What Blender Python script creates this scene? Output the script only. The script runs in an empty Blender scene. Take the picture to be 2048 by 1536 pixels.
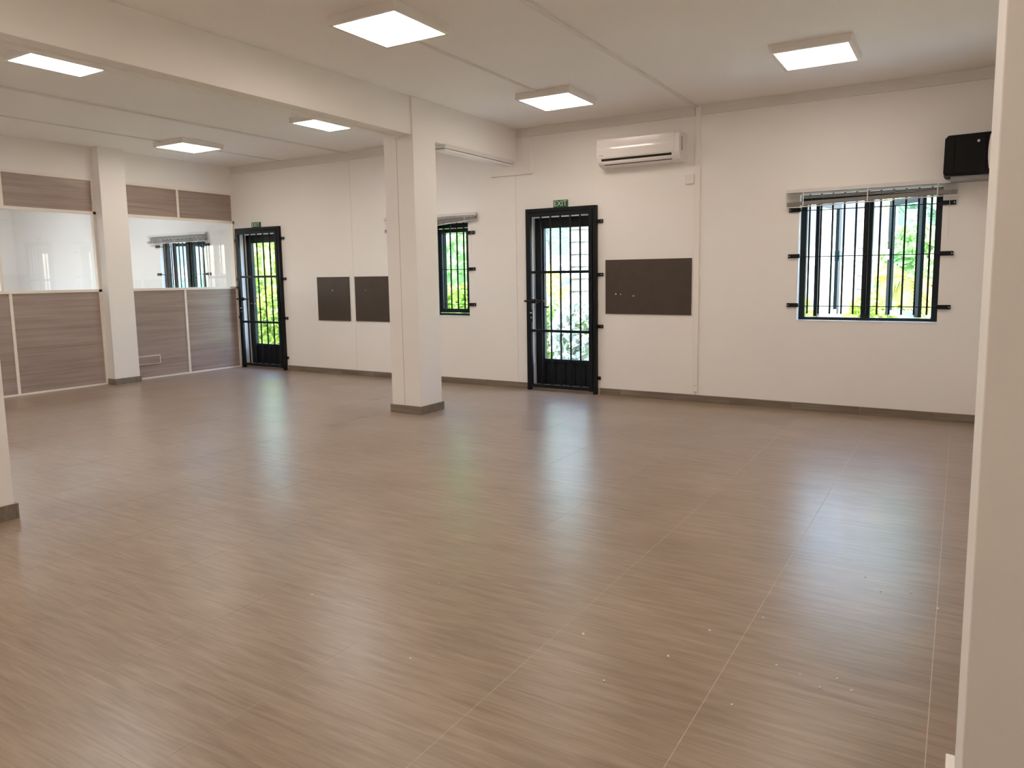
import bpy, bmesh, math, random
from mathutils import Vector, Matrix
random.seed(7)
scene = bpy.context.scene
COL = scene.collection

# ------------------------------------------------------------------ camera
YAW, PITCH, ROLL = -0.5303, -0.1155, -0.0122
EYE = Vector((0, 0, 1.32))
fw = Vector((math.sin(YAW)*math.cos(PITCH), math.cos(YAW)*math.cos(PITCH), math.sin(PITCH)))
rt = Vector((math.cos(YAW), -math.sin(YAW), 0)); up = rt.cross(fw)
r2 = math.cos(ROLL)*rt + math.sin(ROLL)*up
u2 = -math.sin(ROLL)*rt + math.cos(ROLL)*up
cd = bpy.data.cameras.new('camera'); cam = bpy.data.objects.new('camera', cd); COL.objects.link(cam)
M = Matrix((r2, u2, -fw)).transposed().to_4x4(); M.translation = EYE
cam.matrix_world = M
cd.sensor_width = 36; cd.lens = 1454.53/2048*36
cd.shift_x = (1024-1067.78)/2048; cd.shift_y = (722.25-768)/2048
cd.clip_start = 0.02; cd.clip_end = 400
scene.camera = cam

# ------------------------------------------------------------------ world, sun, exposure
w = bpy.data.worlds.new('world'); scene.world = w; w.use_nodes = True
nt = w.node_tree; bg = nt.nodes['Background']
sky = nt.nodes.new('ShaderNodeTexSky'); sky.sky_type = 'NISHITA'; sky.sun_disc = False
sky.sun_elevation = math.radians(72); sky.sun_rotation = math.radians(170)
sky.air_density = 1.0; sky.dust_density = 1.6; sky.ozone_density = 1.0
nt.links.new(sky.outputs[0], bg.inputs[0]); bg.inputs[1].default_value = 3.1
sd = bpy.data.lights.new('sun', 'SUN'); sd.energy = 23.0; sd.angle = 0.01; sd.color = (1, .95, .86)
so = bpy.data.objects.new('sun', sd); COL.objects.link(so)
so.rotation_euler = Vector((0.14, 0.30, -1.05)).to_track_quat('-Z', 'Y').to_euler()
so.location = (-4, -6, 20)
vs = scene.view_settings
scene.cycles.max_bounces = 16; scene.cycles.diffuse_bounces = 10; scene.cycles.transparent_max_bounces = 24
vs.view_transform = 'Standard'; vs.look = 'None'; vs.exposure = 0.14; vs.gamma = 1.0; vs.use_curve_mapping = False

LAMP_WARM = (1.0, .85, .745); LAMP_COOL = (1.0, .93, .89); LAMP_E = 15.2

# ------------------------------------------------------------------ materials
MATS = {}
def newmat(name):
    m = bpy.data.materials.new(name); m.use_nodes = True; MATS[name] = m
    return m, m.node_tree, m.node_tree.nodes['Principled BSDF']
def N(t, typ, **kw):
    n = t.nodes.new(typ)
    for k, v in kw.items(): setattr(n, k, v)
    return n
def plain(name, col, rough=.5, metal=0, var=.06, scale=6, bump=0, bscale=200, spec=.5, coat=0):
    """a colour with soft noise variation and fine relief"""
    m, t, b = newmat(name)
    tc = N(t, 'ShaderNodeTexCoord'); nz = N(t, 'ShaderNodeTexNoise'); nz.inputs['Scale'].default_value = scale
    nz.inputs['Detail'].default_value = 5
    t.links.new(tc.outputs['Object'], nz.inputs['Vector'])
    rp = N(t, 'ShaderNodeValToRGB'); e = rp.color_ramp.elements
    e[0].position = .3; e[1].position = .7
    e[0].color = (*[c*(1-var) for c in col], 1); e[1].color = (*[min(1, c*(1+var)) for c in col], 1)
    t.links.new(nz.outputs['Fac'], rp.inputs['Fac']); t.links.new(rp.outputs['Color'], b.inputs['Base Color'])
    b.inputs['Roughness'].default_value = rough; b.inputs['Metallic'].default_value = metal
    b.inputs['Specular IOR Level'].default_value = spec
    b.inputs['Coat Weight'].default_value = coat
    if bump:
        n2 = N(t, 'ShaderNodeTexNoise'); n2.inputs['Scale'].default_value = bscale
        t.links.new(tc.outputs['Object'], n2.inputs['Vector'])
        bp = N(t, 'ShaderNodeBump'); bp.inputs['Strength'].default_value = bump; bp.inputs['Distance'].default_value = .002
        t.links.new(n2.outputs['Fac'], bp.inputs['Height']); t.links.new(bp.outputs['Normal'], b.inputs['Normal'])
    return m
def grain(name, c0, c1, c2, rough, axis, fine=60, rand=True, bump=.1, spec=.5, roughvar=0, along=1.6):
    """streaky wood print; axis = direction of the streaks in object space"""
    m, t, b = newmat(name)
    tc = N(t, 'ShaderNodeTexCoord'); oi = N(t, 'ShaderNodeObjectInfo')
    add = N(t, 'ShaderNodeVectorMath', operation='ADD'); geo = N(t, 'ShaderNodeNewGeometry')
    mul = N(t, 'ShaderNodeVectorMath', operation='SCALE'); mul.inputs['Scale'].default_value = 37.0 if rand else 0
    cmb = N(t, 'ShaderNodeCombineXYZ')
    for i in range(3): t.links.new(oi.outputs['Random'], cmb.inputs[i])
    t.links.new(cmb.outputs[0], mul.inputs[0])
    t.links.new(geo.outputs['Position'], add.inputs[0]); t.links.new(mul.outputs[0], add.inputs[1])
    def layer(a, bb, det, dist=0):
        mp = N(t, 'ShaderNodeMapping'); s = [bb, bb, bb]; s[axis] = a
        mp.inputs['Scale'].default_value = s
        t.links.new(add.outputs[0], mp.inputs['Vector'])
        nz = N(t, 'ShaderNodeTexNoise'); nz.inputs['Scale'].default_value = 1; nz.inputs['Detail'].default_value = det
        nz.inputs['Distortion'].default_value = dist
        t.links.new(mp.outputs[0], nz.inputs['Vector']); return nz.outputs['Fac']
    l1 = layer(along, fine*.32, 6, .5); l2 = layer(along*2, fine, 4)
    l3 = layer(1.2, 2.2, 3)
    m1 = N(t, 'ShaderNodeMix'); m1.inputs[0].default_value = .45
    t.links.new(l1, m1.inputs[2]); t.links.new(l2, m1.inputs[3])
    m2 = N(t, 'ShaderNodeMix'); m2.inputs[0].default_value = .25
    t.links.new(m1.outputs[0], m2.inputs[2]); t.links.new(l3, m2.inputs[3])
    rp = N(t, 'ShaderNodeValToRGB'); e = rp.color_ramp.elements
    e[0].position = .36; e[0].color = (*c0, 1); e[1].position = .64; e[1].color = (*c2, 1)
    x = e.new(.5); x.color = (*c1, 1)
    t.links.new(m2.outputs[0], rp.inputs['Fac']); t.links.new(rp.outputs['Color'], b.inputs['Base Color'])
    b.inputs['Roughness'].default_value = rough; b.inputs['Specular IOR Level'].default_value = spec
    if roughvar:
        mr = N(t, 'ShaderNodeMapRange'); mr.inputs[3].default_value = rough-roughvar; mr.inputs[4].default_value = rough+roughvar
        t.links.new(l1, mr.inputs[0]); t.links.new(mr.outputs[0], b.inputs['Roughness'])
    bp = N(t, 'ShaderNodeBump'); bp.inputs['Strength'].default_value = bump; bp.inputs['Distance'].default_value = .002
    t.links.new(m1.outputs[0], bp.inputs['Height']); t.links.new(bp.outputs['Normal'], b.inputs['Normal'])
    return m
def glassmat(name, tint=(1, 1, 1), refl=1.0):
    m = bpy.data.materials.new(name); m.use_nodes = True; t = m.node_tree; MATS[name] = m
    t.nodes.remove(t.nodes['Principled BSDF']); out = t.nodes['Material Output']
    tr = N(t, 'ShaderNodeBsdfTransparent'); tr.inputs[0].default_value = (*tint, 1)
    gl = N(t, 'ShaderNodeBsdfGlossy'); gl.inputs['Roughness'].default_value = .01
    fr = N(t, 'ShaderNodeFresnel'); geo = N(t, 'ShaderNodeNewGeometry'); ior = N(t, 'ShaderNodeMapRange')
    ior.inputs[3].default_value = 1.5; ior.inputs[4].default_value = 1/1.5      # same Fresnel on both faces of a thin sheet
    t.links.new(geo.outputs['Backfacing'], ior.inputs[0]); t.links.new(ior.outputs[0], fr.inputs['IOR'])
    mu = N(t, 'ShaderNodeMath', operation='MULTIPLY'); mu.inputs[1].default_value = refl
    mx = N(t, 'ShaderNodeMixShader')
    t.links.new(fr.outputs[0], mu.inputs[0]); t.links.new(mu.outputs[0], mx.inputs[0])
    t.links.new(tr.outputs[0], mx.inputs[1]); t.links.new(gl.outputs[0], mx.inputs[2])
    t.links.new(mx.outputs[0], out.inputs['Surface'])
    return m
def emis(name, col, s):
    m, t, b = newmat(name)
    b.inputs['Base Color'].default_value = (.8, .8, .8, 1)
    b.inputs['Emission Color'].default_value = (*col, 1); b.inputs['Emission Strength'].default_value = s
    return m
def leafmat(name, ca, cb):
    m, t, b = newmat(name)
    tc = N(t, 'ShaderNodeTexCoord'); nz = N(t, 'ShaderNodeTexNoise'); nz.inputs['Scale'].default_value = 5; nz.inputs['Detail'].default_value = 3
    t.links.new(tc.outputs['Object'], nz.inputs['Vector'])
    rp = N(t, 'ShaderNodeValToRGB'); e = rp.color_ramp.elements
    e[0].position = .35; e[1].position = .65; e[0].color = (*ca, 1); e[1].color = (*cb, 1)
    t.links.new(nz.outputs['Fac'], rp.inputs['Fac']); t.links.new(rp.outputs['Color'], b.inputs['Base Color'])
    b.inputs['Roughness'].default_value = .5
    tl = N(t, 'ShaderNodeBsdfTranslucent'); t.links.new(rp.outputs['Color'], tl.inputs['Color'])
    mx = N(t, 'ShaderNodeMixShader'); mx.inputs[0].default_value = .4
    out = t.nodes['Material Output']
    t.links.new(b.outputs[0], mx.inputs[1]); t.links.new(tl.outputs[0], mx.inputs[2]); t.links.new(mx.outputs[0], out.inputs['Surface'])
    return m

plain('paint', (.87, .85, .82), .6, var=.012, scale=1.5, bump=.05, bscale=140, spec=.35)
plain('ceiling_paint', (.88, .86, .83), .7, var=.012, scale=1.2, spec=.3)
plain('trim_paint', (.85, .83, .79), .45, var=.015, scale=3)
plain('cornice', (.74, .72, .68), .5, var=.02, scale=3)
plain('joint', (.50, .44, .36), .8, var=.1, scale=20)
plain('cream_trim', (.84, .78, .70), .4, var=.02, scale=4)
grain('floor_tile', (.212, .152, .105), (.282, .213, .154), (.350, .275, .208), .31, 0, fine=100, rand=False, bump=.10, spec=.66, roughvar=.04, along=3.0)
plain('grout', (.60, .51, .42), .7, var=.12, scale=30)
grain('laminate', (.268, .200, .170), (.342, .266, .232), (.410, .332, .296), .36, 1, fine=70, bump=.03, along=.7)
grain('skirting_tile', (.14, .113, .085), (.20, .163, .125), (.26, .215, .17), .4, 0, fine=50, bump=.05)
plain('black_metal', (.006, .0075, .009), .5, var=.15, scale=9, spec=.25)
plain('black_frame', (.007, .010, .013), .45, var=.12, scale=5, spec=.3)
plain('steel', (.55, .54, .52), .35, metal=.9)
plain('brown_board', (.060, .042, .030), .55, var=.1, scale=14, bump=.1, bscale=300)
plain('chip_white', (.85, .82, .78), .8)
plain('white_plastic', (.82, .80, .77), .25, var=.01, spec=.5)
plain('gloss_plastic', (.82, .795, .77), .12, var=.01, spec=.5, coat=.3)
plain('grey_plastic', (.30, .29, .28), .5)
plain('dark_slot', (.012, .011, .011), .5)
plain('blind_white', (.70, .69, .67), .4, var=.03)
plain('blind_grey', (.30, .28, .265), .45, var=.05)
plain('exit_green', (.012, .085, .035), .4)
plain('exit_letter', (.62, .80, .60), .5)
plain('black_case', (.004, .004, .004), .55, var=.2, spec=.2)
plain('shelf_grey', (.25, .24, .23), .5)
plain('bronze', (.25, .16, .1), .35, metal=.7)
plain('sill_alu', (.45, .50, .56), .4, metal=.3)
plain('lawn', (.29, .34, .19), .9, var=.35, scale=4)
plain('bark', (.26, .235, .22), .9, var=.25, scale=12, bump=.6, bscale=30)
plain('concrete', (.75, .74, .71), .85, var=.05, scale=2)
plain('wall_out_white', (.34, .35, .37), .8, var=.03, scale=.8)
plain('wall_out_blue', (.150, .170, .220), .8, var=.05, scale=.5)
plain('wall_out_pink', (.42, .30, .26), .8, var=.05, scale=.5)
plain('roof_grey', (.42, .46, .54), .6, var=.06, scale=.6)
plain('teal_fence', (.12, .55, .42), .6, var=.05)
plain('out_glass', (.10, .16, .20), .1)
plain('red_petal', (.75, .12, .06), .6, var=.2)
plain('car_paint', (.55, .60, .66), .25, var=.02, coat=.5)
plain('rubber', (.03, .03, .03), .8)
leafmat('leaf_lime', (.26, .40, .06), (.44, .57, .12))
leafmat('leaf_green', (.22, .36, .12), (.42, .56, .24))
leafmat('leaf_blue', (.28, .42, .34), (.46, .60, .50))
leafmat('leaf_pale', (.36, .42, .36), (.52, .58, .53))
leafmat('leaf_yellow', (.68, .58, .08), (.80, .74, .22))
leafmat('leaf_orange', (.30, .16, .02), (.18, .24, .04))
glassmat('pane_clear', (.975, .98, .98), .9)
glassmat('pane_tint', (.84, .95, .93), 1.0)
emis('lamp_warm', LAMP_WARM, LAMP_E)
emis('lamp_cool', LAMP_COOL, LAMP_E*1.4)
emis('lamp_fill', (.84, .92, 1.0), LAMP_E*1.6)  # cool fill for the added lamps beyond the partition
emis('lamp_warm_soft', LAMP_WARM, LAMP_E*.80)
emis('lamp_warm_high', LAMP_WARM, LAMP_E*1.22)

# ------------------------------------------------------------------ mesh helpers
class MB:
    def __init__(s): s.v = []; s.f = []
    def box(s, x0, x1, y0, y1, z0, z1):
        b = len(s.v)
        s.v += [(x0, y0, z0), (x1, y0, z0), (x1, y1, z0), (x0, y1, z0), (x0, y0, z1), (x1, y0, z1), (x1, y1, z1), (x0, y1, z1)]
        s.f += [tuple(b+i for i in q) for q in ((0, 3, 2, 1), (4, 5, 6, 7), (0, 1, 5, 4), (1, 2, 6, 5), (2, 3, 7, 6), (3, 0, 4, 7))]
        return s
    def obox(s, c, ax, ay, az, hx, hy, hz):
        """oriented box"""
        c, ax, ay, az = Vector(c), Vector(ax).normalized(), Vector(ay).normalized(), Vector(az).normalized()
        b = len(s.v)
        for sz in (-1, 1):
            for sx, sy in ((-1, -1), (1, -1), (1, 1), (-1, 1)):
                s.v.append(tuple(c + ax*hx*sx + ay*hy*sy + az*hz*sz))
        s.f += [tuple(b+i for i in q) for q in ((0, 3, 2, 1), (4, 5, 6, 7), (0, 1, 5, 4), (1, 2, 6, 5), (2, 3, 7, 6), (3, 0, 4, 7))]
        return s
    def tube(s, a, b, r, n=8, r1=None):
        a, b = Vector(a), Vector(b); r1 = r if r1 is None else r1
        d = (b-a).normalized(); h = Vector((0, 0, 1)) if abs(d.z) < .9 else Vector((1, 0, 0))
        u = d.cross(h).normalized(); q = d.cross(u); k = len(s.v)
        for p, rr in ((a, r), (b, r1)):
            for i in range(n):
                t = 2*math.pi*i/n; s.v.append(tuple(p + u*math.cos(t)*rr + q*math.sin(t)*rr))
        for i in range(n): s.f.append((k+i, k+(i+1) % n, k+n+(i+1) % n, k+n+i))
        s.f.append(tuple(k+n-1-i for i in range(n))); s.f.append(tuple(k+n+i for i in range(n)))
        return s
    def path(s, pts, r, n=8):
        for a, b in zip(pts, pts[1:]): s.tube(a, b, r, n)
        return s
    def prism(s, prof, x0, x1, axis='x'):
        """profile (a,b) swept; axis x: profile is (y,z)"""
        k = len(s.v); n = len(prof)
        for x in (x0, x1):
            for a, b in prof:
                s.v.append((x, a, b) if axis == 'x' else ((a, x, b) if axis == 'y' else (a, b, x)))
        for i in range(n): s.f.append((k+i, k+(i+1) % n, k+n+(i+1) % n, k+n+i))
        s.f.append(tuple(k+n-1-i for i in range(n))); s.f.append(tuple(k+n+i for i in range(n)))
        return s
    def build(s, name, mat, parent=None, origin=None, bevel=0, smooth=False):
        if parent is not None: o = Vector(parent['_w']) if '_w' in parent else parent.location.copy()
        else: o = Vector(origin) if origin is not None else s.base()
        me = bpy.data.meshes.new(name)
        me.from_pydata([tuple(Vector(v)-o) for v in s.v], [], s.f)
        bm = bmesh.new(); bm.from_mesh(me); bmesh.ops.recalc_face_normals(bm, faces=bm.faces)
        if bevel: bmesh.ops.bevel(bm, geom=bm.edges[:], offset=bevel, segments=2, affect='EDGES', profile=.5)
        bm.to_mesh(me); bm.free()
        me.materials.append(MATS[mat])
        if smooth:
            for p in me.polygons: p.use_smooth = True
        ob = bpy.data.objects.new(name, me); COL.objects.link(ob)
        ob['_w'] = tuple(o)
        if parent is not None: ob.parent = parent
        else: ob.location = o
        return ob
    def base(s):
        xs = [v[0] for v in s.v]; ys = [v[1] for v in s.v]; zs = [v[2] for v in s.v]
        return Vector(((min(xs)+max(xs))/2, (min(ys)+max(ys))/2, min(zs)))
def B(*a): return MB().box(*a)
def tag(o, label, cat, group=None):
    o['label'] = label; o['category'] = cat
    if group: o['group'] = group
    return o
def thing(name, loc, label, cat, group=None):
    o = bpy.data.objects.new(name, None); COL.objects.link(o); o.location = loc; o['_w'] = tuple(loc)
    o.empty_display_size = .05
    return tag(o, label, cat, group)
def struct(o, label=None):
    o['kind'] = 'structure'
    if label: o['label'] = label
    return o
def holed(axis, a0, a1, z0, z1, t0, t1, holes):
    """wall slab with rectangular holes (a0,a1,z0,z1); axis 'y' = wall across y thickness t0..t1"""
    A = sorted({a0, a1, *[h[0] for h in holes], *[h[1] for h in holes]}); Z = sorted({z0, z1, *[h[2] for h in holes], *[h[3] for h in holes]})
    A = [a for a in A if a0 <= a <= a1]; Z = [z for z in Z if z0 <= z <= z1]
    m = MB(); idx = {}
    def vid(i, j, k):
        key = (i, j, k)
        if key not in idx:
            idx[key] = len(m.v); t = (t0, t1)[k]
            m.v.append((A[i], t, Z[j]) if axis == 'y' else (t, A[i], Z[j]))
        return idx[key]
    def solid(i, j):
        if i < 0 or j < 0 or i >= len(A)-1 or j >= len(Z)-1: return False
        ca, cz = (A[i]+A[i+1])/2, (Z[j]+Z[j+1])/2
        return not any(h[0] < ca < h[1] and h[2] < cz < h[3] for h in holes)
    for i in range(len(A)-1):
        for j in range(len(Z)-1):
            if not solid(i, j): continue
            for k in (0, 1): m.f.append((vid(i, j, k), vid(i+1, j, k), vid(i+1, j+1, k), vid(i, j+1, k)))
            if not solid(i-1, j): m.f.append((vid(i, j, 0), vid(i, j+1, 0), vid(i, j+1, 1), vid(i, j, 1)))
            if not solid(i+1, j): m.f.append((vid(i+1, j, 0), vid(i+1, j+1, 0), vid(i+1, j+1, 1), vid(i+1, j, 1)))
            if not solid(i, j-1): m.f.append((vid(i, j, 0), vid(i+1, j, 0), vid(i+1, j, 1), vid(i, j, 1)))
            if not solid(i, j+1): m.f.append((vid(i, j+1, 0), vid(i+1, j+1, 0), vid(i+1, j+1, 1), vid(i, j+1, 1)))
    return m

# ------------------------------------------------------------------ dimensions
W, H, XL, XR, YB = 7.334, 3.0, -9.516, .45, -1.6
XN = -16.1                      # far end of the room beyond the partition
WT = .2                         # outer wall thickness
D1 = (-4.343, -3.50, 0, 1.995)  # door openings
D2 = (-9.436, -8.53, 0, 1.995)
W1 = (-1.357, -.172, .872, 2.06)
W2 = (-6.39, -5.206, .845, 1.99)
W3 = (-11.40, -10.215, .87, 2.0)

# ------------------------------------------------------------------ floor
fl = struct(B(XN-.2, XR+.2, YB-.2, W+WT, -.12, -.0006).build('floor', 'grout'), 'pale grout bed under wood-look floor tiles')
P = .608; GX, GY = -.023, 2.87
tile_me = None
ix0 = math.floor((XL-GX)/P); ix1 = math.ceil((XR-GX)/P); iy0 = math.floor((.0-GY)/P); iy1 = math.ceil((W-GY)/P)
for i in range(ix0, ix1):
    for j in range(iy0, iy1):
        x0, x1 = max(GX+i*P, XL), min(GX+(i+1)*P, XR); y0, y1 = max(GY+j*P, YB), min(GY+(j+1)*P, W)
        if x1-x0 < .02 or y1-y0 < .02: continue
        g = .0011; g2 = .0004; full = abs(x1-x0-P) < 1e-6 and abs(y1-y0-P) < 1e-6
        if full and tile_me:
            ob = bpy.data.objects.new('tile', tile_me); COL.objects.link(ob); ob.parent = fl
        else:
            cx, cy = GX+(i+.5)*P, GY+(j+.5)*P
            mb = B(x0-cx+g, x1-cx-g, y0-cy+g2, y1-cy-g2, -.009, 0)
            ob = mb.build('tile', 'floor_tile', None, origin=(0, 0, 0)); ob.parent = fl
            if full: tile_me = ob.data
        ob.location = Vector((GX+(i+.5)*P, GY+(j+.5)*P, 0)) - fl.location
        ob['_w'] = (0, 0, 0)

# ------------------------------------------------------------------ ceiling and walls
ce = struct(B(XN-.2, XR+.2, YB-.2, W+WT+.1, H, H+.25).build('ceiling', 'ceiling_paint'), 'off-white boarded ceiling')
far = struct(holed('y', XN-.2, XR+.2, -.1, H, W+.014, W+WT, [D1, D2, W1, W2, W3]).build('wall_far', 'paint'), 'white panelled far wall with barred doors and windows')
seams = [XN, -12.3, XL-.03, -7.115, -4.517, -2.352, XR]
for a, b in zip(seams, seams[1:]):
    hs = [h for h in (D1, D2, W1, W2, W3) if h[1] > a and h[0] < b]
    hs = [(max(h[0], a+.002), min(h[1], b-.002), h[2], h[3]) for h in hs]
    holed('y', a+.002, b-.002, 0, H, W, W+.0139, hs).build('wall_panel', 'paint', far)
for s_ in seams[1:-1]: B(s_-.002, s_+.002, W+.008, W+.0139, 0, H).build('seam', 'joint', far)
struct(B(XR, XR+.2, YB, W, -.1, H).build('wall_right', 'paint'), 'white side wall behind the pillar')
struct(B(XN-.2, XR+.2, YB-.2, YB, -.1, H).build('wall_back', 'paint'), 'plain white wall opposite the windows')
NW = (1.2, 5.2, .9, 2.2)  # unseen opening, added to let daylight into the room beyond
nl = struct(holed('x', YB, W, -.1, H, XN-.2, XN, [NW]).build('wall_side', 'paint'), 'white end wall of the room beyond the glass')
wo = struct(B(XN-.14, XN-.06, NW[0], NW[1], NW[2], NW[2]+.06).box(XN-.14, XN-.06, NW[0], NW[1], NW[3]-.06, NW[3]).build('window_added', 'black_frame'), 'unseen window added in the end wall to daylight the room beyond')
for y in (NW[0]+.03, (NW[0]+NW[1])/2, NW[1]-.03): B(XN-.14, XN-.06, y-.03, y+.03, NW[2], NW[3]).build('mullion', 'black_frame', wo)
B(XN-.102, XN-.098, NW[0], NW[1], NW[2], NW[3]).build('pane', 'pane_clear', wo)

# glazed partition
PX = XL-.05
left = struct(B(PX-.03, XL+.006, YB, W, 2.618, H).build('wall_left', 'paint'), 'white wall over a glazed wood-laminate partition')
TR = 'cream_trim'
def bay(y0, y1, muls, upper):
    B(PX, XL+.012, y0, y1, 2.584, 2.6175).build('top_rail', TR, left, bevel=.002)
    B(PX, XL+.012, y0, y1, 2.168, 2.204).build('mid_rail', TR, left, bevel=.002)
    B(PX, XL+.012, y0, y1, 1.194, 1.230).build('sill_rail', TR, left, bevel=.002)
    B(PX, XL+.012, y0, y1, 0.0, .022).build('bottom_rail', TR, left, bevel=.002)
    for y in (y0+.018, y1-.018): B(PX, XL+.012, y-.018, y+.018, .022, 2.584).build('post', TR, left, bevel=.002)
    e = [y0+.036]+[v for m in muls for v in (m-.016, m+.016)]+[y1-.036]
    for m in muls: B(PX, XL+.01, m-.016, m+.016, .022, 1.194).build('mullion', TR, left, bevel=.002)
    for m in upper: B(PX, XL+.01, m-.016, m+.016, 2.204, 2.584).build('mullion', TR, left, bevel=.002)
    for a, b in zip(e[::2], e[1::2]): B(PX+.01, XL, a-.005, b+.005, .015, 1.2).build('panel', 'laminate', left)
    e2 = [y0+.036]+[v for m in upper for v in (m-.016, m+.016)]+[y1-.036]
    for a, b in zip(e2[::2], e2[1::2]): B(PX+.01, XL, a-.005, b+.005, 2.198, 2.59).build('panel', 'laminate', left)
bay(5.62, W, [6.455], [6.43])
B(PX+.024, PX+.030, 5.655, W-.035, 1.228, 2.17).build('pane', 'pane_clear', left)
ms = [4.243-1.03*k for k in range(0, 6)]
bay(YB, 5.29, sorted(ms), sorted(ms))
for m in ms: B(PX, XL+.01, m-.09, m-.058, 1.23, 2.168).build('mullion', TR, left, bevel=.002)
pe = [5.255]+[v for m in ms for v in (m-.058, m-.09)]+[YB+.036]
for a, b in zip(pe[::2], pe[1::2]): B(PX+.024, PX+.030, b-.003, a+.003, 1.228, 2.17).build('pane', 'pane_clear', left)

# pilaster in the partition, columns, beam
def skirt_round(par, x0, x1, y0, y1, h, t, sides):
    if 's' in sides: B(x0-t, x1+t, y0-t, y0, 0, h).build('skirting_tile', 'skirting_tile', par, bevel=.002)
    if 'e' in sides: B(x1, x1+t, y0, y1, 0, h).build('skirting_tile', 'skirting_tile', par, bevel=.002)
    if 'n' in sides: B(x0-t, x1+t, y1, y1+t, 0, h).build('skirting_tile', 'skirting_tile', par, bevel=.002)
    if 'w' in sides: B(x0-t, x0, y0, y1, 0, h).build('skirting_tile', 'skirting_tile', par, bevel=.002)
pil = struct(B(XL-.1, -9.362, 5.29, 5.62, 0, H).build('pilaster', 'paint', bevel=.004), 'white pilaster splitting the glazed partition')
skirt_round(pil, XL+.012, -9.362, 5.29, 5.62, .075, .014, 'sen')
c1 = struct(B(-4.842, -4.482, 5.46, 5.80, 0, H).build('column', 'paint', bevel=.006), 'free-standing white square column under the beam')
skirt_round(c1, -4.842, -4.482, 5.46, 5.80, .078, .015, 'senw')
B(-4.683, -4.679, 5.4585, 5.4605, .078, 2.63).build('seam', 'joint', c1)
c2 = struct(B(-4.915, -4.557, 1.6, 1.955, 0, H).build('column', 'paint', bevel=.006), 'white column under the beam, far from the windows')
skirt_round(c2, -4.915, -4.557, 1.6, 1.955, .085, .014, 'senw')
bm_ = struct(B(-4.70, -4.50, YB, 5.47, 2.652, H).build('beam', 'paint', bevel=.004), 'boxed white ceiling beam running over the columns')
B(-4.70, -4.482, 5.79, W, 2.632, H).build('beam_end', 'paint', bm_, bevel=.004)
B(-4.705, -4.635, .2, 5.44, 2.636, 2.654).build('cover_strip', 'trim_paint', bm_, bevel=.002)
B(-4.405, -4.285, W-.03, W+.002, 2.487, 2.90).build('collar_board', 'paint', bm_, bevel=.002)
B(-4.84, -4.405, W-.03, W+.002, 2.487, 2.632).build('collar_board', 'paint', bm_, bevel=.002)
# pillar beside the viewer
p1 = struct(B(.0415, .62, 1.44, 1.945, 0, H).build('wall_pillar', 'paint', bevel=.003), 'white wall end with a small white skirting block')
B(.022, .0415, 1.60, 1.945, 0, .143).build('skirting_block', 'trim_paint', p1, bevel=.002)
MB().tube((.0305, 1.946, .10), (.0305, 1.9445, .10), .002).build('screw', 'steel', p1)

# skirting along the far wall
bs = struct(B(-9.50, XR, W-.004, W-.0005, 0, .071).build('baseboard_far', 'joint'), 'taupe tile skirting along the far wall')
for a, b in ((-9.50, D2[0]-.03), (D2[1]+.06, D1[0]-.02), (D1[1]+.06, XR)):
    x = b
    while x > a+.01:
        x0 = max(a, x-P)
        B(x0+.0015, x-.0015, W-.013, W+.001, 0, .074).build('skirting_tile', 'skirting_tile', bs, bevel=.0015)
        x = x0
# ceiling cover strips, cornice boards
struct(B(-2.398, -2.362, YB, W, H-.016, H+.002).build('trim_1', 'cornice', bevel=.002), 'slim cover strip on the ceiling')
struct(B(-7.205, -7.165, YB, W, H-.016, H+.002).build('trim_2', 'cornice', bevel=.002), 'slim cover strip on the ceiling')
struct(B(-8.432, -8.412, YB, W, H-.012, H+.002).build('trim_3', 'cornice', bevel=.002), 'slim cover strip on the ceiling')
struct(B(XL, -4.70, W-.018, W+.002, 2.893, H).build('trim_4', 'cornice', bevel=.002), 'flat cornice board under the ceiling')
struct(B(-4.482, -2.385, W-.018, W+.002, 2.905, H).build('trim_5', 'cornice', bevel=.002), 'flat cornice board above the air conditioner')
struct(B(-2.325, XR, W-.018, W+.002, 2.905, H).build('trim_6', 'cornice', bevel=.002), 'flat cornice board above the wide window')

# ------------------------------------------------------------------ ceiling lights
def lamp(cx, cy, label, mat, group='square ceiling panel lights', s=.565, h=.058):
    t = thing('ceiling_light', (cx, cy, H-h), label, 'ceiling light', group)
    a = s/2; l = .026
    f = MB().box(cx-a, cx+a, cy-a, cy-a+l, H-h, H+.001).box(cx-a, cx+a, cy+a-l, cy+a, H-h, H+.001)
    f.box(cx-a, cx-a+l, cy-a+l, cy+a-l, H-h, H+.001).box(cx+a-l, cx+a, cy-a+l, cy+a-l, H-h, H+.001)
    f.build('frame', 'white_plastic', t)
    B(cx-a+l, cx+a-l, cy-a+l, cy+a-l, H-h+.002, H-h+.008).build('diffuser', mat, t)
    return t
lamp(-3.325, 3.855, 'lit square panel light where the thin ceiling conduit begins, away from the air conditioner', 'lamp_warm')
lamp(-3.36, 6.21, 'lit square panel light at the end of the ceiling conduit, near the air conditioner', 'lamp_warm_soft')
lamp(-1.03, 6.03, 'lit square panel light on the ceiling in front of the wide barred window', 'lamp_warm_soft')
lamp(-5.85, 5.76, 'cool-white square panel light half hidden by the beam, near the free-standing column', 'lamp_cool')
lamp(-5.865, 3.115, 'cool-white square panel light half hidden by the beam, far from the free-standing column', 'lamp_cool')
lamp(-8.285, 5.80, 'lit square panel light on the ceiling near the glazed partition', 'lamp_warm')
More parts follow.
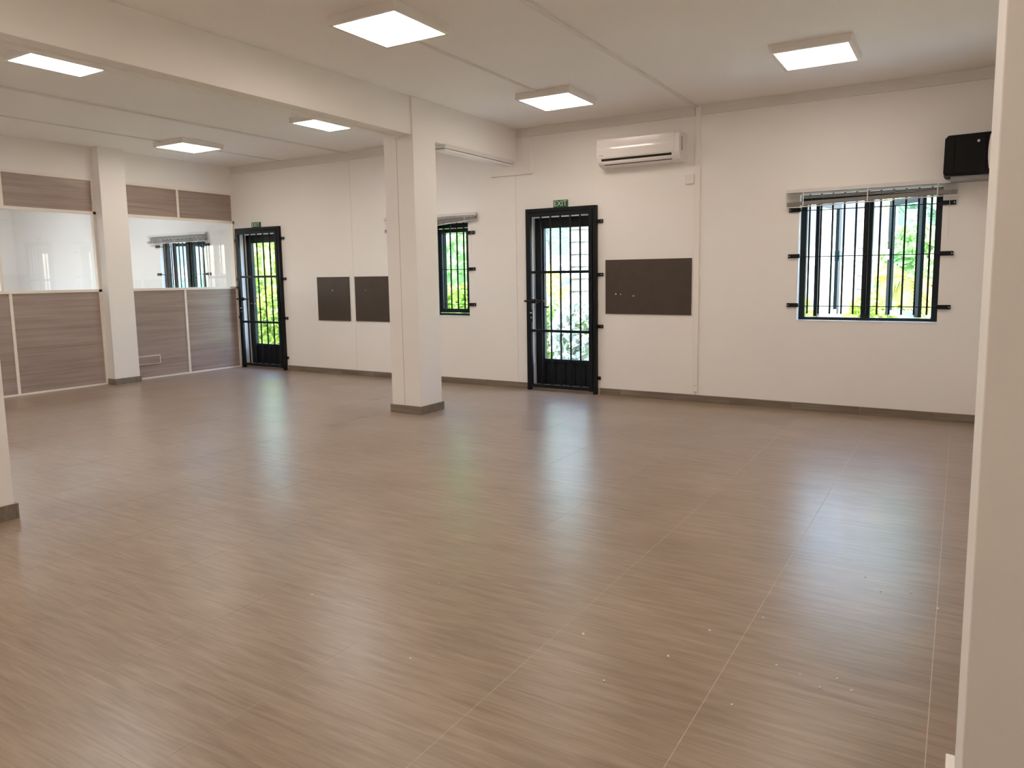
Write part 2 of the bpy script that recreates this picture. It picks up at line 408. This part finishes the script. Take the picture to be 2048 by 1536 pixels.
for x, y in ((-1.03, 3.60), (-3.325, 1.2), (-1.03, 1.1), (-5.865, .3), (-8.285, 2.95), (-8.285, .2)):
    lamp(x, y, 'square ceiling panel light far from the windows, out past the second column', 'lamp_warm_high' if x > -5 else 'lamp_cool', 'panel lights out of sight')
for x, y in ((-11.4, 5.9), (-13.9, 5.9), (-11.4, 3.4), (-13.9, 3.4)):  # unseen lamps, added to brighten what shows through the glass
    lamp(x, y, 'unseen panel light added to brighten the room beyond the glazed partition', 'lamp_fill', 'added fill lights beyond the partition')
cdt = MB().box(-3.435, -3.413, 4.13, 5.94, H-.016, H+.001)
tag(cdt.build('ceiling_conduit', 'cornice', bevel=.002), 'thin white conduit on the ceiling joining two panel lights', 'conduit')

# ------------------------------------------------------------------ cable trunking
t = thing('cable_trunking', (-2.35, W, .112), 'tall white cable trunking running up the wall beside the brown board', 'trunking')
B(-2.378, -2.324, W-.018, W+.001, .112, 2.985).build('cover', 'trim_paint', t, bevel=.002)
MB().tube((-2.351, W-.0195, .17), (-2.351, W-.017, .17), .006).build('screw', 'steel', t)
MB().tube((-2.351, W-.0195, 1.2), (-2.351, W-.017, 1.2), .005).build('screw', 'steel', t)
t = thing('beam_trunking', (-4.53, 6.6, 2.575), 'pale grooved trunking under the beam between column and far wall', 'trunking')
B(-4.60, -4.474, 5.95, 7.21, 2.598, 2.640).build('body', 'blind_white', t, bevel=.002)
B(-4.60, -4.495, 5.95, 7.21, 2.594, 2.600).build('groove', 'grey_plastic', t)
B(-4.60, -4.478, 5.95, 7.21, 2.574, 2.592).build('lid', 'trim_paint', t, bevel=.002)

# ------------------------------------------------------------------ gates and doors
def gate(x0, x1, label, sides, bars):
    y1, y0 = W+.001, W-.052
    zt = 2.088; t = thing('security_gate', ((x0+x1)/2, W-.03, 0), label, 'security gate', 'black barred gates over the exit doors')
    BK = 'black_metal'
    f = .042
    B(x0, x0+f, y0+.004, y1, 0, zt).build('frame', BK, t, bevel=.003)
    B(x1-f, x1, y0+.004, y1, 0, zt).build('frame', BK, t, bevel=.003)
    B(x0+f, x1-f, y0+.004, y1, zt-f, zt).build('frame', BK, t, bevel=.003)
    a, b = x0+f+.004, x1-f-.004; ya, yb = y0-.004, y0+.032; s = .044
    B(a, a+.025, ya, yb, .03, zt-f-.004).build('stile', BK, t, bevel=.003)
    B(b-s, b, ya, yb, .03, zt-f-.004).build('stile', BK, t, bevel=.003)
    B(a+.025, b-s, ya, yb, zt-f-.004-s, zt-f-.004).build('rail', BK, t, bevel=.003)
    B(a+.025, b-s, ya, yb, .036, .072).build('rail', BK, t, bevel=.003)
    for z in (1.355, .683): B(a+.025, b-s, ya, yb, z, z+.03).build('rail', BK, t, bevel=.003)
    for x in bars: MB().tube((x, (ya+yb)/2+.004, .06), (x, (ya+yb)/2+.004, zt-f-.03), .0105).build('bar', BK, t)
    for sd in sides:
        for z in (1.915, 1.335, .763, .183):
            xa, xb = (x1-.004, x1+.066) if sd == 'r' else (x0-.066, x0+.004)
            if z < .3: xa, xb = (x1-.004, x1+.035) if sd == 'r' else (x0-.04, x0+.004)
            tb = B(xa, xb, W-.018, W+.001, z-.019, z+.019).build('wall_tab', BK, t, bevel=.002)
            xs = x1+.05 if sd == 'r' else x0-.05
            if z > .3: MB().tube((xs, W-.021, z), (xs, W-.017, z), .006).build('bolt_head', 'steel', tb)
    MB().tube((x0-.012, ya-.012, 1.04), (a+s+.155, ya-.012, 1.04), .012).build('slide_bolt', BK, t)
    B(a+.004, a+s+.05, ya-.016, ya+.002, 1.015, 1.065).build('bolt_plate', BK, t, bevel=.002)
    lk = B(a+.006, a+s-.004, ya-.006, ya+.002, .80, .94).build('lock_plate', BK, t, bevel=.002)
    MB().tube((a+.024, ya-.02, .905), (a+.024, ya, .905), .009).build('knob', 'steel', lk)
    MB().tube((a+.026, ya-.012, .85), (a+.026, ya, .85), .008).build('keyhole', 'steel', lk)
    for z in (1.24, .97, .42): MB().tube((x1-f-.002, y0-.006, z-.04), (x1-f-.002, y0-.006, z+.04), .008).build('hinge', BK, t)
    return t
gate(-4.363, -3.467, 'black barred security gate between narrow window and air conditioner side', 'r', [-4.169, -4.042, -3.916, -3.790, -3.668])
gate(-9.447, -8.497, 'black barred security gate in the corner beside the glazed partition', 'lr', [-9.27, -9.13, -8.989, -8.849, -8.71])
def door(n, D, label, hx):
    x0, x1, z0, z1 = D; ya, yb = W+.135, W+.185
    d = struct(MB().box(x0, x0+.05, ya, yb, 0, z1).box(x1-.05, x1, ya, yb, 0, z1).box(x0+.05, x1-.05, ya, yb, z1-.06, z1).build(n, 'black_frame'), label)
    a, b = x0+.05, x1-.05
    B(a, a+.075, ya-.012, yb-.01, .01, z1-.06).build('stile', 'black_frame', d, bevel=.003)
    B(b-.075, b, ya-.012, yb-.01, .01, z1-.06).build('stile', 'black_frame', d, bevel=.003)
    B(a+.075, b-.075, ya-.012, yb-.01, 1.875, z1-.06).build('rail', 'black_frame', d, bevel=.003)
    B(a+.075, b-.075, ya-.012, yb-.01, .01, .06).build('rail', 'black_frame', d, bevel=.003)
    B(a+.075, b-.075, ya-.012, yb-.01, .315, .355).build('rail', 'black_frame', d, bevel=.003)
    x = a+.075; nsl = 9; wd = (b-a-.15)/nsl
    for i in range(nsl): B(x+i*wd+.003, x+(i+1)*wd-.003, ya+.004, yb-.02, .055, .32).build('slat', 'black_frame', d, bevel=.004)
    B(a+.07, b-.07, yb-.022, yb-.012, .03, .34).build('kick_panel', 'black_frame', d)
    B(a+.07, b-.07, ya+.012, ya+.018, .35, 1.88).build('pane', 'pane_clear', d)
    h = B(a+.02, a+.055, ya-.02, ya-.01, .86, 1.06).build('handle_plate', 'black_metal', d, bevel=.003)
    MB().tube((a+.038, ya-.06, .97), (a+.038, ya-.015, .97), .009).build('handle_stem', 'black_metal', h)
    MB().tube((a+.036, ya-.06, .97), (a+.036+hx, ya-.06, .967), .009).build('lever', 'bronze' if n == 'door_2' else 'black_metal', h)
    B(x0, x1, W+.02, W+WT+.02, -.01, .012).build('threshold', 'sill_alu', d)
    return d
door('door_1', D1, 'dark glazed door behind the gate', .12)
door('door_2', D2, 'dark glazed corner door behind the gate', .12)

# ------------------------------------------------------------------ windows
def window(n, O, label, open_l=None, open_r=None):
    x0, x1, z0, z1 = O; ya, yb = W+.09, W+.15; f = .052; BF = 'black_frame'
    o = struct(MB().box(x0, x0+f, ya, yb, z0, z1).box(x1-f, x1, ya, yb, z0, z1).box(x0+f, x1-f, ya, yb, z0, z0+.03).box(x0+f, x1-f, ya, yb, z1-.055, z1).build(n, BF), label)
    mx = (x0+x1)/2; B(mx-.04, mx+.04, ya-.004, yb+.004, z0+.03, z1-.055).build('mullion', BF, o, bevel=.003)
    B(x0-.0, x1+.0, W-.004, W+.088, z0-.012, z0+.004).build('sill', 'white_plastic', o)
    for side, ang in ((-1, open_l), (1, open_r)):
        a, b = (x0+f, mx-.04) if side < 0 else (mx+.04, x1-f)
        ang = math.radians(ang or 0); Lw = b-a-.012
        slide = .085*min(1, ang*2)
        px = a+.006+slide if side < 0 else b-.006-slide
        dx, dy = (-side)*math.cos(ang), math.sin(ang)
        y = W+.12+.012; ax = Vector((dx, dy, 0)); ay = Vector((-dy, dx, 0))
        def bar(u0, u1, za, zb, nm, hd=.018, mt=BF, par=o):
            c = Vector((px, y, (za+zb)/2)) + ax*((u0+u1)/2)
            return MB().obox(c, ax, ay, (0, 0, 1), (u1-u0)/2, hd, (zb-za)/2).build(nm, mt, par, bevel=.002 if hd > .01 else 0)
        lo, hi = z0+.036, z1-.06
        s = bar(0, .055, lo, hi, 'sash_stile'); bar(Lw-.055, Lw, lo, hi, 'sash_stile')
        bar(.055, Lw-.055, lo, lo+.05, 'sash_rail', mt='sill_alu' if ang else BF); bar(.055, Lw-.055, hi-.05, hi, 'sash_rail')
        bar(.05, Lw-.05, lo+.045, hi-.045, 'pane', .002, 'pane_tint')
        if ang:
            bar(.05, .3, lo-.012, lo-.004, 'friction_stay', .008, 'steel')
            MB().obox(Vector((px, y, z0+.62))+ax*(Lw-.03)-ay*.03*(-side), ax, ay, (0, 0, 1), .012, .02, .05).build('catch', 'steel', o)
    return o
window('window_1', W1, 'wide dark-framed casement window with both sashes pushed open', 74, 52)
window('window_2', W2, 'dark-framed casement window behind the free-standing column', 30, 0)
window('window_3', W3, 'dark-framed window of the room beyond the glass', 45, 0)

def grille(O, label, zs, xs, lsd=True, rsd=True):
    x0, x1, z0, z1 = O; y = W+.022; BK = 'black_metal'
    t = thing('security_grille', ((x0+x1)/2, y, z0), label, 'window grille', 'black bar grilles over the windows')
    for x in xs: MB().box(x-.0078, x+.0078, y-.006, y+.006, z0+.065, z1+.0).build('bar', BK, t)
    for z in zs:
        MB().path([(x0-.02, W-.008, z), (x0+.03, y-.009, z-.008), (x1-.04, y-.009, z-.008), (x1+.02, W-.008, z+.008)], .0045, 6).build('rod', BK, t)
        for sd in (-1, 1):
            xa, xb = (x0-.093, x0+.012) if sd < 0 else (x1-.012, x1+.1)
            zz = z if sd < 0 else z-.006
            tb = B(xa, xb, W-.02, W+.001, zz-.019, zz+.019).build('wall_tab', BK, t, bevel=.002)
            xx = xa+.012 if sd < 0 else xb-.012
            MB().tube((xx, W-.023, zz), (xx, W-.019, zz), .006).build('bolt_head', 'steel', tb)
    return t
grille(W1, 'black bar grille fixed across the wide open casement window', (1.918, 1.485, 1.018), [-1.268+.1012*k for k in range(11)])
grille(W2, 'black bar grille on the window behind the free-standing column', (1.868, 1.43, .997), [-5.289-.1015*k for k in range(11)])
grille(W3, 'black bar grille on the window seen through the glass partition', (1.885, 1.433, 1.0), [-11.33+.1015*k for k in range(11)])

def blind(x0, x1, ztop, drop_l, drop_r, label, nhang=5):
    t = thing('venetian_blind', ((x0+x1)/2, W-.03, ztop-.2), label, 'blind', 'raised venetian blinds')
    hr = B(x0, x1, W-.05, W+.001, ztop-.034, ztop).build('headrail', 'blind_white', t, bevel=.003)
    ln = x1-x0
    def slat(zl, zr, th, dp, nm, mt):
        c = Vector(((x0+x1)/2, W-.030, (zl+zr)/2)); ax = Vector((ln, 0, zr-zl))
        az = Vector((0, 1, 0)).cross(ax.normalized()) * -1
        return MB().obox(c, ax, (0, 1, .12), az, ln/2-.006, dp, th/2).build(nm, mt, t)
    for k in range(nhang):
        zl = ztop-.036-min(.011, (drop_l-.05)/nhang)*(k+.5); zr = ztop-.036-min(.011, max(.002, (drop_r-.04)/nhang))*(k+.5)
        slat(zl, zr, .0022, .022, 'slat', 'blind_white')
    for k in range(9):
        slat(ztop-.034-drop_l+.046-.0042*k, ztop-.034-drop_r+.046-.0042*k, .003, .023, 'slat', 'blind_grey')
    slat(ztop-.034-drop_l, ztop-.034-drop_r, .009, .024, 'bottom_rail', 'blind_white')
    for u in (.11, .5, .89):
        x = x0+ln*u; zb = ztop-.034-(drop_l+(drop_r-drop_l)*u)
        MB().box(x-.005, x+.005, W-.0565, W-.0555, zb-.004, ztop-.03).build('ladder_tape', 'blind_white', t)
    MB().tube((x1-.06, W-.054, ztop-.03), (x1-.06, W-.054, ztop-.5), .0016, 6).build('cord', 'blind_white', t)
blind(-1.475, -.06, 2.108, .132, .10, 'half-lowered white venetian blind over the wide barred window')
blind(-6.50, -5.06, 2.098, .165, .05, 'tilted bunched-up white blind behind the free-standing column', 4)
blind(-11.66, -10.15, 2.075, .11, .10, 'raised grey-white blind seen through the glass partition', 4)

# ------------------------------------------------------------------ things on the far wall
def board(x0, x1, z0, z1, label, dots=()):
    t = thing('pin_board', ((x0+x1)/2, W, z0), label, 'board', 'dark brown wall boards')
    B(x0, x1, W-.012, W-.0001, z0, z1).build('panel', 'brown_board', t, bevel=.0015)
    for (x, z, r) in dots: MB().tube((x, W-.0135, z), (x, W-.0115, z), r, 7).build('chip', 'chip_white', t)
board(-7.805, -7.195, .748, 1.350, 'square dark brown board nearer the corner gate, one of an adjoining pair', [(-7.51, 1.165, .008)])
board(-7.092, -6.490, .752, 1.350, 'square dark brown board partly behind the free-standing column', [(-6.90, 1.165, .005)])
board(-3.372, -2.402, .905, 1.492, 'wide dark brown board between gate and cable trunking', [(-3.247, 1.122, .008), (-3.19, 1.119, .006), (-3.042, 1.102, .008)])

def textmesh(body, size, loc, mat, parent, ext=.0008):
    cu = bpy.data.curves.new('lettering', 'FONT'); cu.body = body; cu.size = size; cu.extrude = ext
    cu.align_x = 'CENTER'; cu.align_y = 'CENTER'
    tmp = bpy.data.objects.new('tmp', cu); COL.objects.link(tmp)
    dg = bpy.context.evaluated_depsgraph_get(); me = bpy.data.meshes.new_from_object(tmp.evaluated_get(dg))
    bpy.data.objects.remove(tmp)
    me.materials.clear(); me.materials.append(MATS[mat])
    me.transform(Matrix.Rotation(math.pi/2, 4, 'X'))
    ob = bpy.data.objects.new('lettering', me); COL.objects.link(ob); ob.parent = parent
    ob.location = Vector(loc) - Vector(parent['_w'])
    return ob
def exit_sign(x0, x1, z0, z1, label):
    t = thing('exit_sign', ((x0+x1)/2, W-.02, z0), label, 'exit sign', 'green EXIT signs over the gates')
    B(x0, x1, W-.020, W+.001, z0, z1).build('plate', 'exit_green', t, bevel=.002)
    o = textmesh('EXIT', (z1-z0)*1.0, ((x0+x1)/2, W-.0205, (z0+z1)/2), 'exit_letter', t)
    return t
exit_sign(-4.010, -3.832, 2.089, 2.170, 'green EXIT sign above the gate near the air conditioner')
exit_sign(-9.098, -8.914, 2.087, 2.167, 'green EXIT sign above the gate in the partition corner')

# air conditioner
t = thing('air_conditioner', (-2.93, W, 2.455), 'white split-type air conditioner mounted high beside the cable trunking', 'air conditioner')
def prof(s, pts): return [(W-d, z) for d, z in pts]
body = [(-.001, 2.742), (.165, 2.742), (.188, 2.736), (.199, 2.72), (.203, 2.66), (.202, 2.60), (.195, 2.545), (.178, 2.508), (.150, 2.480), (.10, 2.462), (.05, 2.456), (-.001, 2.456)]
MB().prism(prof(0, body), -3.385, -2.482).build('casing', 'white_plastic', t, bevel=.004)
fp = [(.15, 2.744), (.196, 2.741), (.2055, 2.728), (.2052, 2.648), (.2066, 2.631), (.2055, 2.60), (.200, 2.550), (.196, 2.548), (.15, 2.60)]
MB().prism(prof(0, fp), -3.383, -2.535).build('front_panel', 'gloss_plastic', t, bevel=.002)
# outlet along the sloped lower lip
def lip(u): # point on the slope from (.196,2.545) to (.150,2.480)
    return (.197+(.150-.197)*u, 2.543+(2.479-2.543)*u)
(d0, z0), (d1, z1) = lip(.08), lip(.66)
MB().prism([(W-d0-.003, z0-.002), (W-d1-.003, z1-.002), (W-d1+.02, z1+.012), (W-d0+.02, z0+.012)], -3.335, -2.565).build('outlet', 'dark_slot', t)
(d2, z2), (d3, z3) = lip(.60), lip(.86)
lv = MB().prism([(W-d2-.012, z2-.006), (W-d3-.010, z3-.006), (W-d3-.003, z3+.001), (W-d2-.004, z2+.001)], -3.325, -2.572).build('louvre', 'white_plastic', t)
(d4, z4), (d5, z5) = lip(.9), lip(1.0)
MB().prism([(W-d4-.003, z4-.003), (W-d5-.003, z5-.003), (W-d5+.01, z5+.006), (W-d4+.01, z4+.006)], -3.315, -2.572).build('outlet_gap', 'dark_slot', t)
B(-2.4835, -2.4805, W-.135, W-.105, 2.56, 2.70).build('side_grille', 'grey_plastic', t)
for k in range(4): B(-3.352+.011*k, -3.344+.011*k, W-.2065, W-.2025, 2.568, 2.574).build('brand_mark', 'grey_plastic', t)
tag(MB().box(-2.478, -2.388, W-.018, W+.001, 2.237, 2.331).build('wall_switch', 'white_plastic', bevel=.004), 'white square isolator switch plate under the air conditioner', 'switch')

# black cabinet near the pillar
t = thing('wall_cabinet', (.05, W-.15, 2.08), 'black wall-mounted case with a pale round lock beside the window blind', 'cabinet')
cp = [(-.172, W-.30), (-.150, W-.305), (.30, W-.305), (.30, W), (-.10, W), (-.172, W-.10)]
m = MB(); k = len(cp)
fr = [(-.175, 2.13), (-.158, 2.105), (.30, 2.10), (.30, 2.437), (-.148, 2.43), (-.172, 2.405)]
MB().prism([(x, z) for x, z in fr], W-.30, W, 'y').build('case', 'black_case', t, bevel=.004)
MB().prism([(x+.006, z) for x, z in fr[:0]] or [(-.165, 2.125), (-.103, 2.12), (-.103, 2.42), (-.150, 2.418), (-.163, 2.40)], W-.306, W-.299, 'y').build('side_panel', 'black_case', t)
B(-.095, .122, W-.306, W-.299, 2.122, 2.424).build('door', 'black_case', t, bevel=.002)
MB().tube((.066, W-.312, 2.368), (.066, W-.304, 2.368), .0105, 14).build('lock', 'steel', t)
wp = [(.135+.022*((i/6-.5)**2)*4*.5, 2.142+i*.045) for i in range(7)]
MB().prism(wp+[(.30, 2.412), (.30, 2.142)], W-.311, W-.299, 'y').build('white_panel', 'white_plastic', t)
B(-.12, .30, W-.285, W+.001, 2.076, 2.102).build('bracket_shelf', 'shelf_grey', t, bevel=.002)

# socket plate on the partition
t = thing('socket_plate', (XL, 5.8, .2), 'low taupe socket strip with pale rim on the laminate panel beside the pilaster', 'socket')
B(XL-.001, XL+.016, 5.60, 6.003, .205, .31).build('plate', 'laminate', t, bevel=.003)
r_ = MB().box(XL, XL+.02, 5.60, 6.008, .306, .314).box(XL, XL+.02, 6.000, 6.008, .20, .306).box(XL, XL+.017, 5.60, 6.0, .198, .204)
r_.build('rim', 'cream_trim', t)
for y in (5.80, 5.86, 5.95): B(XL+.015, XL+.0175, y-.012, y+.012, .262, .288).build('socket_face', 'grey_plastic', t)

# paint chips on the floor
spots = [(-.30, 3.35), (-.23, 3.22), (-.12, 3.27), (-.02, 3.16), (-.55, 2.12), (-.48, 2.42), (-.40, 2.40), (-.29, 2.43), (-.33, 2.35), (-.24, 2.38), (-.75, 2.55), (-.82, 2.30), (-.95, 2.05), (-1.15, 2.3), (-.60, 2.75), (-1.9, 2.4), (-2.3, 2.05), (-1.6, 1.85)]
for i, (x, y) in enumerate(spots):
    r = .003+.0022*random.random(); m = MB()
    m.v = [(x+r*random.uniform(.7, 1.3)*math.cos(a), y+r*random.uniform(.7, 1.3)*math.sin(a), z) for z in (0, .0025) for a in (0, 1.2, 2.5, 3.8, 5.1)]
    m.f = [(0, 1, 2, 3, 4), (5, 6, 7, 8, 9)]+[(i, (i+1) % 5, 5+(i+1) % 5, 5+i) for i in range(5)]
    tag(m.build('paint_chip', 'chip_white'), 'tiny white paint chip lying on the wood-look floor tiles', 'paint chip', 'paint chips scattered on the floor')

# ------------------------------------------------------------------ outside
GZ = -.15
struct(B(-60, 30, W+WT, 60, GZ-.1, GZ).build('lawn', 'lawn'), 'sunlit lawn outside the far wall')
struct(B(-40, 20, W+WT, W+WT+1.5, GZ, GZ+.06).build('path', 'concrete'), 'pale apron added along the outside wall to bounce sun indoors')  # unseen strip, added to bounce sunlight up to the ceiling
def leaves(m, n, pos, size, up=.3):
    for _ in range(n):
        p = Vector(pos()); s = size*random.uniform(.6, 1.3)
        nrm = Vector((random.gauss(0, 1), random.gauss(0, 1)-.4, random.gauss(0, 1)+up)).normalized()
        a = nrm.orthogonal().normalized(); a.rotate(Matrix.Rotation(random.uniform(0, 6.28), 3, nrm)); b = nrm.cross(a)
        k = len(m.v)
        m.v += [tuple(p-a*s), tuple(p+b*s*.45+nrm*s*.1), tuple(p+a*s), tuple(p-b*s*.45+nrm*s*.1)]
        m.f.append((k, k+1, k+2, k+3))
def ball(c, r, shell=.55):
    def f():
        while True:
            v = Vector((random.uniform(-1, 1), random.uniform(-1, 1), random.uniform(-1, 1)))
            if shell < v.length < 1: return (c[0]+v.x*r[0], c[1]+v.y*r[1], c[2]+v.z*r[2])
    return f
def core(c, r, mat, par, nm='inner_foliage'):
    bm = bmesh.new(); bmesh.ops.create_icosphere(bm, subdivisions=2, radius=1)
    me = bpy.data.meshes.new(nm)
    for v in bm.verts: v.co = Vector((v.co.x*r[0], v.co.y*r[1], v.co.z*r[2]))*random.uniform(.88, 1.1) + Vector(c)-Vector(par['_w'])
    bm.to_mesh(me); bm.free(); me.materials.append(MATS[mat])
    ob = bpy.data.objects.new(nm, me); COL.objects.link(ob); ob.parent = par
def stuff(o): o['kind'] = 'stuff'; return o
def shrub(x, y, r, h, mat, label, n=1500, size=.07, flowers=0, group='garden shrubs outside'):
    t = thing('shrub', (x, y, GZ), label, 'shrub', group)
    c = (x, y, GZ+h*.52); rr = (r, r*.8, h*.5)
    core(c, tuple(q*.72 for q in rr), 'leaf_green', t)
    m = MB(); leaves(m, n, ball(c, rr), size); stuff(m.build('foliage', mat, t))
    m = MB()
    for k in range(4): m.tube((x+random.uniform(-.1, .1), y, GZ), (x+random.uniform(-.4, .4)*r, y+random.uniform(-.3, .3)*r, GZ+h*.6), .015, 6)
    m.build('stem', 'bark', t)
    for k in range(flowers):
        p = ball(c, (rr[0]*1.03, rr[1]*1.03, rr[2]*1.03), .92)()
        m = MB()
        for q in range(5):
            a = q*1.256; m.obox((p[0]+.035*math.cos(a), p[1]-.02, p[2]+.035*math.sin(a)), (math.cos(a), 0, math.sin(a)), (0, 1, 0), (-math.sin(a), 0, math.cos(a)), .035, .004, .02)
        m.build('flower', 'red_petal', t)
    return t
S = shrub
S(-1.9, 9.6, .46, 1.18, 'leaf_lime', 'lime-green clipped shrub outside the open casement window, by its hinge side')
S(-.92, 9.75, .36, 1.22, 'leaf_lime', 'round lime shrub outside below the window middle')
S(-.02, 9.3, .38, 1.2, 'leaf_green', 'mid-green shrub outside the wide window next to the palm fronds')
S(-.60, 11.9, .55, 2.15, 'leaf_green', 'tall bushy green shrub outside the wide window', 2600, .085)
S(-4.55, 8.95, .4, 1.15, 'leaf_pale', 'green hedge shrub outside the middle gate at its foot')
S(-5.45, 9.5, .5, 1.22, 'leaf_green', 'lime hedge shrub outside the middle gate beside the flowers', flowers=5)
S(-4.3, 10.0, .42, 1.12, 'leaf_pale', 'hedge shrub with red flowers outside the middle gate', flowers=4)
S(-6.3, 10.9, .6, 1.7, 'leaf_yellow', 'yellow-leaved garden bush seen through the middle gate', 1200)
S(-6.55, 9.0, .42, 1.35, 'leaf_lime', 'bright lime hedge outside the window behind the column', 1900)
S(-7.5, 9.6, .5, 1.42, 'leaf_lime', 'bright hedge mound seen between the window bars', 1900)
S(-8.5, 11.5, 1.0, 2.7, 'leaf_green', 'tall loose green bush behind the hedge', 2600, .09)
S(-10.6, 9.0, .5, 1.35, 'leaf_lime', 'lime-green bush close outside the corner gate', 2200)
S(-11.7, 10.0, .6, 1.25, 'leaf_green', 'low green bush outside the corner gate', 2200)
S(-13.6, 11.2, 1.3, 2.9, 'leaf_lime', 'large yellow-green bush filling the corner gate view', 3800, .1)
def tree(x, y, h, r, mat, label, n=4200, size=.1):
    t = thing('garden_tree', (x, y, GZ), label, 'tree', 'trees in the garden')
    m = MB(); m.tube((x, y, GZ), (x+.1, y, h*.55), .11, 8, .08)
    for k in range(5):
        a = k*1.3; m.tube((x+.1, y, h*.5), (x+math.cos(a)*r*.6, y+math.sin(a)*r*.6, h*.8), .05, 6, .02)
    m.build('trunk', 'bark', t)
    m = MB(); leaves(m, n, ball((x, y, h*.78), (r, r, h*.33), .3), size); stuff(m.build('crown', mat, t))
tree(-.1, 15.9, 4.2, 1.3, 'leaf_blue', 'blue-green leafy tree outside the wide window', 7000)
tree(-9.9, 13.6, 4.4, 1.5, 'leaf_green', 'leafy green tree seen through the window behind the column')
tree(-10.6, 18.8, 4.8, 1.6, 'leaf_blue', 'pale blue-green tree seen through the middle gate')
def palm(x, y, h, label, frond_mat, nf=14, fl=1.6, rtr=.13, leave=True):
    t = thing('palm_tree', (x, y, GZ), label, 'palm tree', 'palms in the garden')
    m = MB(); z = GZ; k = 0
    while z < h:
        rr = rtr*(1.12 if k % 2 else 1)*(1-.2*(z-GZ)/(h-GZ)); m.tube((x, y, z), (x, y, z+.11), rr*1.05, 10, rr*.92); z += .11; k += 1
    m.build('trunk', 'bark', t)
    for i in range(nf):
        a = i*2.4+.3; el = random.uniform(-.2, .9); m = MB(); prev = Vector((x, y, h)); d = Vector((math.cos(a)*math.cos(el), math.sin(a)*math.cos(el), math.sin(el)))
        steps = 12
        for sstep in range(steps):
            nx = prev + d*fl/steps; m.tube(prev, nx, .012*(1-sstep/steps)+.003, 5)
            side = d.cross(Vector((0, 0, 1))).normalized(); ll = .42*math.sin(math.pi*(sstep+1)/(steps+1.5))+.08
            for sg in (-1, 1):
                tip = nx + side*sg*ll*.8 + d*ll*.45 + Vector((0, 0, -ll*.5)); kk = len(m.v); wv = d*.03
                m.v += [tuple(nx-wv), tuple(nx+wv), tuple(tip)]; m.f.append((kk, kk+1, kk+2))
            prev = nx; d = (d+Vector((0, 0, -.16))).normalized()
        m.build('frond', frond_mat, t)
palm(-1.42, 13.0, 3.4, 'slim palm with drooping yellow fronds outside the wide window', 'leaf_yellow', 13, 1.4, .085)
palm(-.58, 10.6, 1.25, 'short palm with orange-tinged fronds outside the wide window', 'leaf_orange', 9, .55, .06)
palm(-6.05, 12.0, 3.4, 'stout grey palm seen through the middle gate', 'leaf_green', 14, 1.6, .2)
# building across the garden
bd = thing('building', (-14, 24, GZ), 'pale house across the garden with grey roof and blue-grey upper wall', 'building')
B(-34, 8, 22, 28, GZ, 2.05).build('wall', 'wall_out_white', bd)
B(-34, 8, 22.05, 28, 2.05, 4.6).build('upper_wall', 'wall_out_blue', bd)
MB().prism([(21.2, 4.55), (28.5, 6.6), (28.5, 6.75), (21.2, 4.7)], -34.5, 8.5).build('roof', 'roof_grey', bd)
for i, x in enumerate((-30, -26.5, -23, -19, -16, -12.6, -9.4, -6.2, -3.0, -.4, 3)):
    f = B(x, x+1.1, 21.93, 22.0, .6, 1.75).build('window', 'trim_paint', bd); B(x+.08, x+1.02, 21.91, 21.94, .68, 1.67).build('pane', 'out_glass', f)
for x in (-1.75, -13.5): B(x, x+.5, 21.9, 22, GZ, 2.05).build('pier', 'wall_out_pink', bd)
gw = thing('garden_wall', (-2, 18.7, GZ), 'white garden wall beyond the shrubs', 'garden wall')
B(-4.6, 6, 18.6, 18.8, GZ, 1.5).build('wall', 'wall_out_white', gw); B(-4.65, 6.05, 18.55, 18.85, 1.5, 1.58).build('coping', 'wall_out_white', gw)
fn = thing('garden_fence', (-19, 14.5, GZ), 'teal panel fence seen through the partition glass', 'fence')
for k in range(9): B(-23.5+k*1.0, -22.53+k*1.0, 14.5, 14.54, GZ, 1.28).build('fence_panel', 'teal_fence', fn)
for k in range(10): B(-23.56+k*1.0, -23.49+k*1.0, 14.47, 14.57, GZ, 1.36).build('post', 'teal_fence', fn)
# parked car beyond the hedge
cr = thing('car', (-8.3, 17, GZ), 'pale grey-blue parked car beyond the hedge', 'car')
MB().prism([(-10.3, .2), (-10.35, .62), (-9.9, .82), (-9.3, .9), (-8.7, 1.35), (-7.2, 1.38), (-6.5, .95), (-6.1, .85), (-6.05, .25)], 16.1, 17.8, 'y').build('body', 'car_paint', cr, bevel=.03)
MB().prism([(-9.15, .93), (-8.66, 1.29), (-7.95, 1.31), (-7.95, .93)], 16.08, 16.12, 'y').build('side_window', 'out_glass', cr)
MB().prism([(-7.87, .93), (-7.87, 1.31), (-7.25, 1.32), (-6.72, .95)], 16.08, 16.12, 'y').build('side_window', 'out_glass', cr)
for x in (-9.5, -6.9):
    for y in (16.15, 17.75): MB().tube((x, y-.1, GZ+.31), (x, y+.1, GZ+.31), .31, 18).build('wheel', 'rubber', cr)

for o in bpy.data.objects:
    if '_w' in o: del o['_w']
